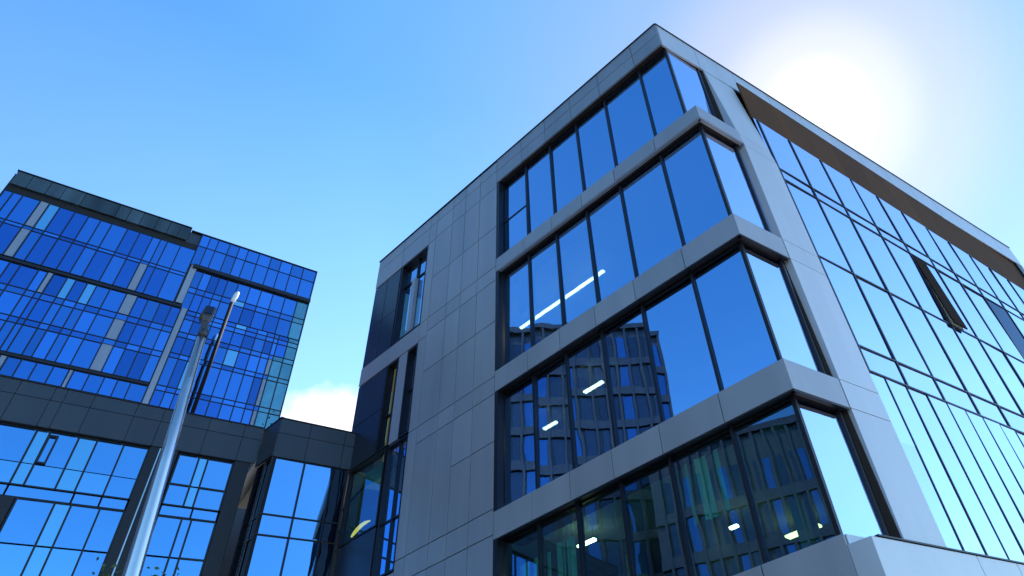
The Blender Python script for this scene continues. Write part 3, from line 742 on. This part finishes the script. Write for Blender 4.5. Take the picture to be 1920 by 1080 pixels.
sd_ = N.new('ShaderNodeMapRange'); sd_.inputs['From Min'].default_value = .15; sd_.inputs['From Max'].default_value = .65; L.new(dp.outputs['Value'], sd_.inputs['Value'])
hm = N.new('ShaderNodeMath'); hm.operation = 'MULTIPLY'; L.new(hz.outputs[0], hm.inputs[0]); L.new(sd_.outputs[0], hm.inputs[1]); s2_ = N.new('ShaderNodeMapRange'); s2_.inputs['From Min'].default_value = .78; s2_.inputs['From Max'].default_value = .96; s2_.inputs['To Min'].default_value = 1; s2_.inputs['To Max'].default_value = .15; L.new(dp.outputs['Value'], s2_.inputs['Value'])
h2 = N.new('ShaderNodeMath'); h2.operation = 'MULTIPLY'; L.new(hm.outputs[0], h2.inputs[0]); L.new(s2_.outputs[0], h2.inputs[1]); L.new(h2.outputs[0], hv.inputs['Scale'])
a2 = N.new('ShaderNodeVectorMath'); a2.operation = 'ADD'; L.new(ad.outputs[0], a2.inputs[0]); L.new(hv.outputs[0], a2.inputs[1]); ad = a2
# one bank of cumulus low in the gap between the buildings
cd = N.new('ShaderNodeVectorMath'); cd.operation = 'DISTANCE'; cd.inputs[1].default_value = (-.447,.765,.462); L.new(nv.outputs[0], cd.inputs[0])
cn = N.new('ShaderNodeTexNoise'); cn.inputs['Scale'].default_value = 14; cn.inputs['Detail'].default_value = 7; cn.inputs['Roughness'].default_value = .55
L.new(nv.outputs[0], cn.inputs[0])
sb = N.new('ShaderNodeMath'); sb.operation = 'MULTIPLY_ADD'; sb.inputs[1].default_value = .085; L.new(cn.outputs['Fac'], sb.inputs[0]); L.new(cd.outputs['Value'], sb.inputs[2])
cm = N.new('ShaderNodeMapRange'); cm.inputs['From Min'].default_value = .148; cm.inputs['From Max'].default_value = .112; L.new(sb.outputs[0], cm.inputs['Value'])
mx = N.new('ShaderNodeMix'); mx.data_type = 'RGBA'; L.new(cm.outputs[0], mx.inputs[0]); L.new(ad.outputs[0], mx.inputs[6]); mx.inputs[7].default_value = (4.6,4.75,5.0,1)
L.new(mx.outputs[2], bg.inputs[0]); bg.inputs[1].default_value = .14
sl = bpy.data.lights.new('sun','SUN'); sl.energy = 4.0; sl.angle = R(.5); sl.color = (1,.95,.87)
so = bpy.data.objects.new('sun', sl); COL.objects.link(so); so.rotation_euler = sd.to_track_quat('Z','Y').to_euler(); so.location = (0,0,40)

# ================================================================== CAMERA
cam = bpy.data.cameras.new('camera'); co = bpy.data.objects.new('camera', cam); COL.objects.link(co); sc.camera = co
PI_, RO = R(40.767), R(-9.927)
fw = Vector((0,math.cos(PI_),math.sin(PI_))); up_ = Vector((0,-math.sin(PI_),math.cos(PI_))); rt_ = Vector((1,0,0))
rt2 = rt_*math.cos(RO)+up_*math.sin(RO); up2 = up_*math.cos(RO)-rt_*math.sin(RO)
co.matrix_world = Matrix(((rt2.x,up2.x,-fw.x,0),(rt2.y,up2.y,-fw.y,0),(rt2.z,up2.z,-fw.z,EYE),(0,0,0,1)))
cam.sensor_fit = 'HORIZONTAL'; cam.sensor_width = 36; cam.lens = 1217.628/1920*36
cam.shift_x = (960-1187.61)/1920; cam.shift_y = (546.051-540)/1920
cam.clip_end = 5000; cam.clip_start = .05
sc.view_settings.view_transform = 'Standard'; sc.view_settings.look = 'None'; sc.view_settings.exposure = 1.2; sc.view_settings.gamma = 1
sc.render.engine = 'CYCLES'
sc.cycles.transparent_max_bounces = 24; sc.cycles.max_bounces = 8; sc.cycles.glossy_bounces = 5
sc.cycles.sample_clamp_indirect = 6
